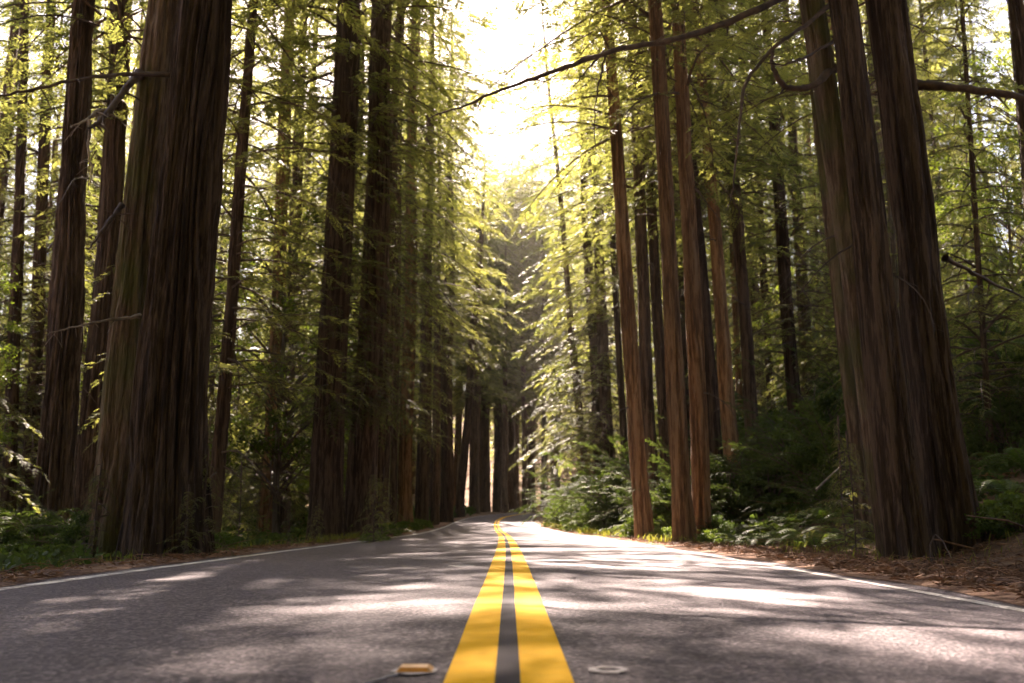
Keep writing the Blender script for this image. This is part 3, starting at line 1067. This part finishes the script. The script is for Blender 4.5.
for (x, y) in shade_spots:
    z = gz(x, y)
    g.tube(np.array([[x, y, z - .5], [x, y, z + 18], [x, y, z + 36]]), [.4, .3, .03], 8, 1)
    for j in range(60):
        f = fr.random()
        V, Q, I = cb[fr.integers(len(cb))]
        l = 2.6 * (1 - .5 * f) * fr.uniform(.7, 1.2)
        m_ = rotm(fr.uniform(0, 6.28), R(fr.uniform(-10, 20)), R(fr.uniform(-15, 15)))
        g.add((V * l) @ m_.T + [x, y, z + 10 + 25 * f], Q, 0)
        g.I[-1] = I
tag(link('forest_and_shade_trees', g.mesh('forest_and_shade_trees', [M['needle'], M['bark']])), 'far-off redwood wood beyond the bend, plus unseen trees added behind to block sky light', 'forest', kind='stuff')

# ------------------------------------------------------------------ shrubs, ferns, saplings


def shrub_mesh(name, rx, rz, seed, ncl=46, nleaf=90, ll=0.075, lw=0.02, matl='shrub', sprigs=0):
    r = np.random.default_rng(seed)
    g = Geo()
    for k in range(ncl):
        a = r.uniform(0, 2 * PI)
        e = r.uniform(0.0, 1.0)
        rr = rx * math.sqrt(1 - e * e * 0.9) * r.uniform(0.45, 1.0)
        c = np.array([rr * math.cos(a), rr * math.sin(a), 0.12 + rz * e * r.uniform(.75, 1.0)])
        s = r.uniform(.14, .3) * rx
        leaf_blob(g, c, s, s * .6, nleaf, ll, lw, r, 0, 0.0)
        g.tube(np.array([[c[0] * .1, c[1] * .1, -0.05], [c[0] * .5, c[1] * .5, c[2] * .6], c]), [.014, .01, .004], 4)
    r2 = random.Random(seed)
    for k in range(sprigs):
        V, Q, I = LIB['fine'][r2.randrange(6)]
        a = r2.uniform(0, 2 * PI)
        m_ = rotm(a, R(r2.uniform(-65, -5)), R(r2.uniform(-20, 20)))
        sc = rx * r2.uniform(.28, .5)
        e = r2.uniform(.1, .8)
        g.add((V * sc) @ m_.T + [rx * .45 * math.cos(a), rx * .45 * math.sin(a), rz * e], Q, 0)
        g.I[-1] = I
    return g.mesh(name, [M[matl], M['twig']])


def fern_mesh(name, seed, nf=15, L=0.95, material='fern'):
    r = random.Random(seed)
    g = Geo()
    for k in range(nf):
        a = k * 2.4 + r.uniform(-.3, .3)
        l = L * r.uniform(.7, 1.1)
        lift = r.uniform(.5, 1.05)
        n = 22
        t = np.linspace(0, 1, n)
        X = l * t * (0.95 - .1 * lift)
        Z = l * (lift * t - (lift * .95) * t ** 2.2) + 0.03
        P = np.stack([X * math.cos(a), X * math.sin(a), Z], -1)
        side = np.array([-math.sin(a), math.cos(a), 0])
        g.tube(P[::3], np.linspace(.006, .002, len(P[::3])), 3, 1)
        q = []
        T = np.gradient(P, axis=0)
        T /= np.linalg.norm(T, axis=1, keepdims=True)
        for i in range(2, n):
            w = l * 0.16 * math.sin(PI * min(1, (t[i] + .06)) ** .75) * r.uniform(.85, 1.1) + .008
            hw = l * .016
            for s in (-1, 1):
                d = side * s + T[i] * .35 + np.array([0, 0, -.18])
                q.append([P[i] - T[i] * hw, P[i] + d * w * .5 - T[i] * hw * .5, P[i] + d * w, P[i] + T[i] * hw * 1.2])
        g.leaves(np.array(q))
    return g.mesh(name, [M[material], M['twig']])


SH = {'dark': [shrub_mesh('huckleberry_foliage', 1.0, 1.15, 300 + k, 44, 120, .07, .019, sprigs=26) for k in range(3)],
      'round': [shrub_mesh('rhododendron_foliage', 1.0, 1.2, 320 + k, 60, 130, .10, .024, sprigs=22) for k in range(2)],
      'low': [shrub_mesh('low_foliage', 0.6, .35, 340 + k, 30, 60, .06, .02, 'fern') for k in range(2)]}
FE = [fern_mesh('fern_fronds', 400 + k, 13 + 2 * k) for k in range(3)]

PL = []      # kind, px, Y, scale, size words filled below
for (px, Y, s) in [(0, 16.5, .75), (22, 17.5, .8), (45, 15.5, .7), (68, 16, .6), (92, 14.2, .62), (-25, 15, .8), (118, 14.4, .42)]:
    PL.append(('dark', px, Y, s))
for (px, Y, s) in [(568, 62, 1.7), (580, 54, 2.0), (594, 47, 2.2), (610, 41, 2.2), (628, 33, 1.7), (604, 35, 1.0), (642, 34, 2.0), (664, 31, 1.9), (675, 24, 1.2), (594, 38, 1.0), (580, 46, .9), (657, 25, .8)]:
    PL.append(('round', px, Y, s))
for (px, Y, s) in [(720, 24, 1.4), (745, 26, 1.5), (770, 23, 1.2), (800, 24, 1.5), (835, 21, 1.3), (720, 19.5, .6), (985, 19, 1.0), (1015, 17, .9), (850, 18, .8), (1000, 24, 1.6), (780, 29, 1.8), (700, 30, 1.7), (735, 31, 1.9), (815, 27, 1.7), (845, 26, 1.7), (760, 33, 2.0), (860, 31, 1.9), (965, 26, 1.6), (1030, 22, 1.6), (980, 31, 2.0), (1010, 29, 1.9), (1045, 18, 1.2), (700, 24, 1.3), (790, 35, 2.0)]:
    PL.append(('dark', px, Y, s))
for (px, Y, s) in [(765, 16.5, 1.15), (792, 15.5, 1.25), (812, 14.5, 1.1), (742, 17.5, 1.05), (780, 18.5, 1.2), (838, 15, 1.0), (826, 17.5, 1.3), (716, 18.5, .8), (755, 20, 1.2),
                   (800, 19, 1.3), (990, 13.5, .9), (1012, 12.5, 1.0), (975, 15.5, 1.0), (1005, 15.5, 1.1), (855, 16, 1.0), (1030, 14, 1.1), (735, 22, 1.2), (700, 21, .8), (812, 22, 1.3), (962, 17.5, 1.1), (982, 18, 1.2), (1008, 19, 1.3), (972, 21, 1.3), (1026, 20, 1.3), (785, 22, 1.3), (760, 25, 1.5), (848, 19, 1.2), (860, 22, 1.3), (725, 20, 1.0),
                   (232, 17.5, .6), (250, 20, .6), (300, 19.5, .5), (75, 13.7, .6), (205, 12.7, .55)]:
    PL.append(('fern', px, Y, s))
for (px, Y, s) in [(1000, 11.2, .8), (1020, 10.8, .9), (985, 10.9, .6), (384, 30, 1.0), (396, 36, 1.1), (408, 42, 1.2), (372, 27, .8), (421, 48, 1.2), (375, 22.5, .7), (606, 35, 1.1), (588, 42, 1.2), (622, 29, .9), (664, 21, .7), (715, 18.2, .7), (148, 12.4, .6), (222, 15.5, .7), (270, 20.5, .7), (20, 13.8, .8), (60, 13.4, .7)]:
    PL.append(('low', px, Y, s))
for (px, Y, s) in [(205, 12.4, .75), (188, 12.0, .5), (375, 20.5, .9), (383, 24, 1.0), (98, 13, .8), (852, 12.3, .85), (843, 13.2, 1.0), (318, 20, .5), (290, 20, .5), (240, 21, 1.0)]:
    PL.append(('sapling', px, Y, s))
ST = trunk_mesh('stem', lambda z: (0.02 * math.sin(z * 2), 0), Rad(.013, .008, 1.2, 2.0), M['twig'], 8, .2, 870, .0, .1, .05)

NEAR_ANCH = [('furrowed giants', 160), ('leafy twins', 345), ('coppery redwood', 410), ('three dark redwoods above the bush', 598), ('slim cinnamon redwood', 640),
             ('straight pair', 693), ('slope redwoods', 760), ('big trio', 925), ('left frame edge', 20), ('whip thin trunk', 988)]
KW = {'dark': ('dark green shrub', 'shrub', 'shrub', 'dark shrubs'), 'round': ('rounded leafy bush', 'bush', 'shrub', 'rounded bushes by the road'),
      'fern': ('arching sword fern', 'fern', 'sword_fern', 'sword ferns'), 'low': ('low leafy plant', 'plant', 'low_plant', 'low plants along the verge'),
      'sapling': ('small redwood sapling', 'sapling', 'redwood_sapling', 'redwood saplings')}
buckets = {}
for (kind, px, Y, s) in PL:
    an = min(NEAR_ANCH, key=lambda q: abs(q[1] - px))
    side = 'beside' if abs(an[1] - px) < 16 else ('left of' if px < an[1] else 'right of')
    buckets.setdefault((kind, side, an[0]), []).append((px, Y, s))
for (kind, side, an), lst in buckets.items():
    words, cat, nm, grp = KW[kind]
    lst.sort(key=lambda q: q[1])
    for n, (px, Y, s) in enumerate(lst):
        x = at(px, 500, Y).x
        z = gz(x, Y) - 0.02
        lab = f'{words} {side} the {an}'
        if len(lst) > 1:
            lab += f', {ORD[n]} from the road' if n else ', nearest one'
        rz = rnd.uniform(0, 6.28)
        if kind == 'sapling':
            root = make_tree(nm, lab, (x, Y, z), None, None, cat=cat, group=grp)
            link('stem', ST, root)
            c = link('crown', CR['sapling'][n % 2], root)
            root.scale = (s,) * 3
            root.rotation_euler = (0, 0, rz)
        else:
            me = FE[n % 3] if kind == 'fern' else SH[kind][n % len(SH[kind])]
            o = link(nm, me, None, (x, Y, z))
            o.scale = (s, s, s * rnd.uniform(.85, 1.1))
            o.rotation_euler = (rnd.uniform(-.08, .08), rnd.uniform(-.08, .08), rz)
            tag(o, lab, cat, grp)

# a dead brown frond pile and bare sticks under the big trio
DF = fern_mesh('dead_fronds', 470, 11, .6, 'brown_frond')
for n, (px, Y, s, lab) in enumerate([(868, 10.9, .55, 'heap of brown dead fern fronds left of the big trio foot'), (905, 10.2, .7, 'heap of brown dead fern fronds in front of the big trio'),
                                     (948, 9.9, .5, 'heap of brown dead fern fronds right of the arched stick'), (770, 15, .7, 'heap of brown dead fronds on the sunny right shoulder'), (985, 15.8, 1.3, 'large heap of dry fronds high on the bank right of the big trio'), (1006, 14.6, 1.0, 'dry frond heap among ferns by the right picture edge')]):
    x = at(px, 540, Y).x
    o = link('dead_fern', DF, None, (x, Y, gz(x, Y)))
    o.scale = (s, s, s * .55)
    o.rotation_euler = (0, 0, n * 1.7)
    tag(o, lab, 'dead fern', 'dead fern heaps')
STK = [([(931, 562, 10.0), (930, 545, 10.05), (935, 534, 10.1), (943, 541, 9.9), (951, 558, 9.6)], .009, 'thin arched dead stick against the big trio foot'),
       ([(965, 500, 14.5), (990, 480, 15.2), (1014, 467, 16)], .03, 'pale fallen branch sloping up the bank right of the big trio'),
       ([(968, 540, 13), (1000, 545, 12.6), (1024, 541, 12.8)], .028, 'pale fallen branch lying level by the right picture edge'),
       ([(816, 490, 15), (832, 474, 15.3), (846, 462, 15.6)], .02, 'pale leaning stick among ferns left of the big trio')]
for pts, rd, lab in STK:
    P = np.array([np.array(at(*p)) for p in pts])
    b0 = P[0].copy()
    P = P - b0
    fine = np.linspace(0, len(P) - 1, len(P) * 4)
    Pf = np.stack([np.interp(fine, np.arange(len(P)), P[:, c]) for c in range(3)], -1)
    for _ in range(0 if 'arched' in lab else 2):
        Pf[1:-1] = Pf[:-2] * .25 + Pf[1:-1] * .5 + Pf[2:] * .25
    g = Geo()
    g.tube(Pf, np.linspace(rd, rd * .5, len(Pf)), 7, 0)
    tag(link('fallen_branch', g.mesh('fallen_branch', [M['twig' if 'arched' in lab else 'deadwood']], True), None, b0), lab, 'branch')

# ------------------------------------------------------------------ uncountable cover


def along(n, lat, s0, s1, r):
    """random points: lateral range, station range, denser near the camera"""
    u = r.random(n)
    s = s0 * (s1 / s0) ** u
    i = np.searchsorted(RS, s).clip(0, len(RC) - 1)
    l = r.uniform(lat[0], lat[1], n)
    x = RC[i, 0] + RN[i, 0] * l
    y = RC[i, 1] + RN[i, 1] * l
    return x, y, l, s, RZ[i]


r = np.random.default_rng(55)
g = Geo()
for lat, n in (((-5.6, -3.55), 16000), ((2.86, 5.4), 30000)):
    x, y, l, s, rz_ = along(n, lat, 3.0, 60, r)
    dens = vnoise(x * 1.4 + 90, y * 0.9 + 90, 31)
    if n > 1000:
        keep = r.random(n) < np.clip(dens * 1.6 - .2, .12, 1)
        x, y, l, s, rz_ = x[keep], y[keep], l[keep], s[keep], rz_[keep]
    zz = np.maximum(ground_z(x, y), np.where((l > -4.4) & (l < 4.2), rz_ - CROWN * np.abs(l) + (0.03 if n > 1000 else .004), -9)) + r.uniform(0, .03 if n > 1000 else .004, len(x))
    a = r.uniform(0, 2 * PI, len(x))
    ln = r.uniform(.02, .1, len(x)) * (1 + s / 25)
    wd = r.uniform(.0012, .0042, len(x)) * (1 + s / 14)
    d = np.stack([np.cos(a), np.sin(a), r.uniform(-.1, .35, len(x))], -1) * ln[:, None]
    u = np.stack([-np.sin(a), np.cos(a), r.uniform(-.5, .5, len(x))], -1) * wd[:, None]
    P = np.stack([x, y, zz], -1)
    g.leaves(np.stack([P - u, P + d * .5 + u * 1.2 + [0, 0, .01], P + d, P + d * .5 - u], 1))
for lat, n in (((2.95, 5.8), 1500), ((-5.4, -3.9), 260)):
    x, y, l, s, rz_ = along(n, lat, 4.5, 32, r)
    zz = np.maximum(ground_z(x, y), np.where((l > -4.4) & (l < 4.2), rz_ - CROWN * np.abs(l) + .03, -9))
    for k in range(n):
        a = r.uniform(0, 2 * PI)
        L = r.uniform(.08, .42)
        q = np.linspace(-.5, .5, 6)
        bend = r.uniform(-.35, .35)
        P = np.stack([q * L * math.cos(a) - bend * q * q * L * math.sin(a), q * L * math.sin(a) + bend * q * q * L * math.cos(a), r.uniform(.0, .09) * (1 - 3 * q * q) + r.uniform(-.08, .08) * q + .01], -1)
        g.tube(P + [x[k], y[k], zz[k]], np.linspace(.0035, .0015, 6) * r.uniform(.5, 1.7), 4, 0)
for k in range(520):
    sx = r.choice([-1, 1], p=[.3, .7])
    x = sx * r.uniform(4.6, 14)
    y = r.uniform(7, 30)
    z = gz(x, y)
    a = r.uniform(0, 2 * PI)
    L = r.uniform(.3, 1.3)
    d = np.array([math.cos(a), math.sin(a), r.uniform(-.1, .3)]) * L
    P0 = np.array([x, y, z + .02])
    g.tube(np.array([P0, P0 + d * .5 + [0, 0, r.uniform(0, .06)], P0 + d]), np.array([1, .8, .4]) * r.uniform(.005, .013), 4, 0)
tag(link('leaf_litter', g.mesh('leaf_litter', [M['litter']])), 'brown needles and twigs littering both road shoulders', 'litter', kind='stuff')

g = Geo()
for lat, n, s0, s1 in (((-6.2, -3.8), 16000, 17, 62), ((2.9, 4.0), 5000, 18, 60), ((-9, -4.3), 4500, 10, 40), ((3.6, 8), 1800, 9, 40)):
    x, y, l, s, rz_ = along(n, lat, s0, s1, r)
    dens = vnoise(x * .8 + 30, y * .5 + 30, 37)
    keep = r.random(n) < np.clip(dens * 2.4 - .75, .02, 1)
    x, y, l, s = x[keep], y[keep], l[keep], s[keep]
    zz = ground_z(x, y) - .01
    a = r.uniform(0, 2 * PI, len(x))
    h = r.uniform(.05, .17, len(x)) * (1 + s / 40)
    wd = r.uniform(.0025, .005, len(x)) * (1 + s / 16)
    lean = np.stack([np.cos(a) * h * .5, np.sin(a) * h * .5, h], -1)
    u = np.stack([-np.sin(a), np.cos(a), 0 * a], -1) * wd[:, None]
    P = np.stack([x, y, zz], -1)
    mid = P + lean * [.3, .3, .6]
    g.leaves(np.stack([P - u, mid - u, P + lean, mid + u], 1))
tag(link('grass', g.mesh('grass', [M['grass']])), 'green grass tufts along the verges', 'grass', kind='stuff')

g = Geo()
n = 5200
x = np.concatenate([r.uniform(-40, -4.8, n), r.uniform(4.2, 40, n)])
y = r.uniform(9, 110, 2 * n) ** 1.0
x = np.concatenate([x, r.uniform(4.8, 16, 1500), r.uniform(-14, -5, 700)])
y = np.concatenate([y, r.uniform(5, 26, 1500), r.uniform(9, 26, 700)])
d, _ = road_sd(x, y)
keep = (np.abs(d) > np.where(y < 24, 4.7, 5.3)) & (vnoise(x * .35 + 20, y * .35 + 20, 41) > .38)
x, y = x[keep], y[keep]
zz = ground_z(x, y)
for k in range(len(x)):
    s = (.16 if y[k] > 26 else r.uniform(.06, .17)) + .004 * y[k]
    leaf_blob(g, np.array([x[k], y[k], zz[k] + s * .6]), s * 1.8, s, 16, .09 + .003 * y[k], .026 + .0008 * y[k], r)
tag(link('ground_cover', g.mesh('ground_cover', [M['shrub']])), 'low green ground cover over the forest floor', 'ground cover', kind='stuff')

# ------------------------------------------------------------------ road markers


def box(g, x0, x1, y0, y1, z0, z1, ins, i=0):
    V = np.array([[x0, y0, z0], [x1, y0, z0], [x1, y1, z0], [x0, y1, z0],
                  [x0 + ins, y0 + ins, z1], [x1 - ins, y0 + ins, z1], [x1 - ins, y1 - ins, z1], [x0 + ins, y1 - ins, z1]])
    Q = np.array([[0, 1, 5, 4], [1, 2, 6, 5], [2, 3, 7, 6], [3, 0, 4, 7], [4, 5, 6, 7], [3, 2, 1, 0]])
    g.add(V, Q, i)


def patch_mesh(name, rx, ry, seed, ring=0.0):
    r = random.Random(seed)
    g = Geo()
    n = 36
    V, Q = [], []
    for k in range(n):
        a = k * 2 * PI / n
        j = 1 + r.uniform(-.09, .09)
        V.append((rx * j * math.cos(a), ry * j * math.sin(a), .001))
        V.append((rx * j * .96 * math.cos(a), ry * j * .93 * math.sin(a), .003))
        q = max(ring, .02) * (1 + r.uniform(-.08, .08))
        V.append((rx * q * math.cos(a), ry * q * math.sin(a), .003))
        V.append((rx * q * .98 * math.cos(a), ry * q * .98 * math.sin(a), .001))
    for k in range(n):
        a, b = k * 4, ((k + 1) % n) * 4
        for c in range(3):
            Q.append((a + c, b + c, b + c + 1, a + c + 1))
    g.add(np.array(V), np.array(Q), 0)
    return g.mesh(name, [M['glue']])


def on_road(px, py):
    """where the pixel's ray meets the road"""
    a = at(px, py, 1.0)
    k = -CAMZ / (a.z - CAMZ)
    return a.x * k, k


mx, my = on_road(415, 669)
mk = empty('road_marker', (mx, my, -CROWN * abs(mx)))
tag(mk, 'raised amber reflector stuck on the asphalt left of the yellow lines', 'road marker')
g = Geo()
box(g, -.05, .05, -.042, .042, .003, .0145, .012)
link('marker_body', g.mesh('marker_body', [M['amber_body']]), mk)
g = Geo()
V = np.array([[-.043, -.0435, .004], [.043, -.0435, .004], [.036, -.035, .0125], [-.036, -.035, .0125], [-.043, -.041, .004], [.043, -.041, .004], [.036, -.0325, .0125], [-.036, -.0325, .0125]])
g.add(V, np.array([[0, 1, 2, 3], [7, 6, 5, 4], [0, 4, 5, 1], [3, 2, 6, 7], [0, 3, 7, 4], [1, 5, 6, 2]]), 0)
link('reflector', g.mesh('reflector', [M['amber']]), mk)
link('adhesive_pad', patch_mesh('adhesive_pad', .064, .058, 3, .0), mk)
mx, my = on_road(608, 668)
o = link('adhesive_ring', patch_mesh('adhesive_ring', .056, .05, 5, .62), None, (mx, my, -CROWN * abs(mx)))
tag(o, 'pale oval glue scar left by a missing marker, right of the yellow lines', 'glue scar')
for px, lab in ((462, 'small pale glue scar further ahead, left of the yellow lines'), (600, 'small pale glue scar further ahead, right of the yellow lines')):
    mx, my = on_road(px, 563)
    my2 = my
    i = int(np.argmin(abs(RC[:, 1] - my2)))
    o = link('adhesive_ring', patch_mesh('adhesive_ring', .13, .12, 6, .3), None, (mx, my2, RZ[i] - CROWN * abs(mx) + .001))
    tag(o, lab, 'glue scar')
# a crack sealed with pale filler beside the marker
g = Geo()
c0 = on_road(364, 681)
c1 = on_road(397, 672)
P = [np.array([c0[0] + (c1[0] - c0[0]) * t - mx * 0, c0[1] + (c1[1] - c0[1]) * t, 0]) for t in np.linspace(0, 1, 8)]
P = np.array(P)
P[:, 0] += np.array([0, .006, -.002, .008, .0, -.004, .004, 0])
P[:, 2] = -CROWN * np.abs(P[:, 0]) + .001
b0 = P[0].copy()
g.tube(P - b0, .004, 5, 0)
tag(link('glue_string', g.mesh('glue_string', [M['glue']], True), None, b0), 'thin pale string of glue trailing from the amber reflector', 'glue string')

# ------------------------------------------------------------------ air
g = Geo()
V = np.array([[x, y, z] for z in (-6, 64) for (x, y) in ((-262, -52), (302, -52), (302, 422), (-262, 422))], float)
g.add(V, np.array([[0, 3, 2, 1], [4, 5, 6, 7], [0, 1, 5, 4], [1, 2, 6, 5], [2, 3, 7, 6], [3, 0, 4, 7]]), 0)
m, nt, out = mat('haze_air')
vol = nt.nodes.new('ShaderNodeVolumePrincipled')
vol.inputs['Color'].default_value = (1.0, 0.93, 0.8, 1)
vol.inputs['Density'].default_value = 0.00012
vol.inputs['Anisotropy'].default_value = 0.75
nt.links.new(vol.outputs[0], out.inputs['Volume'])
hz = link('haze', g.mesh('haze', [m]))
tag(hz, kind='stuff')
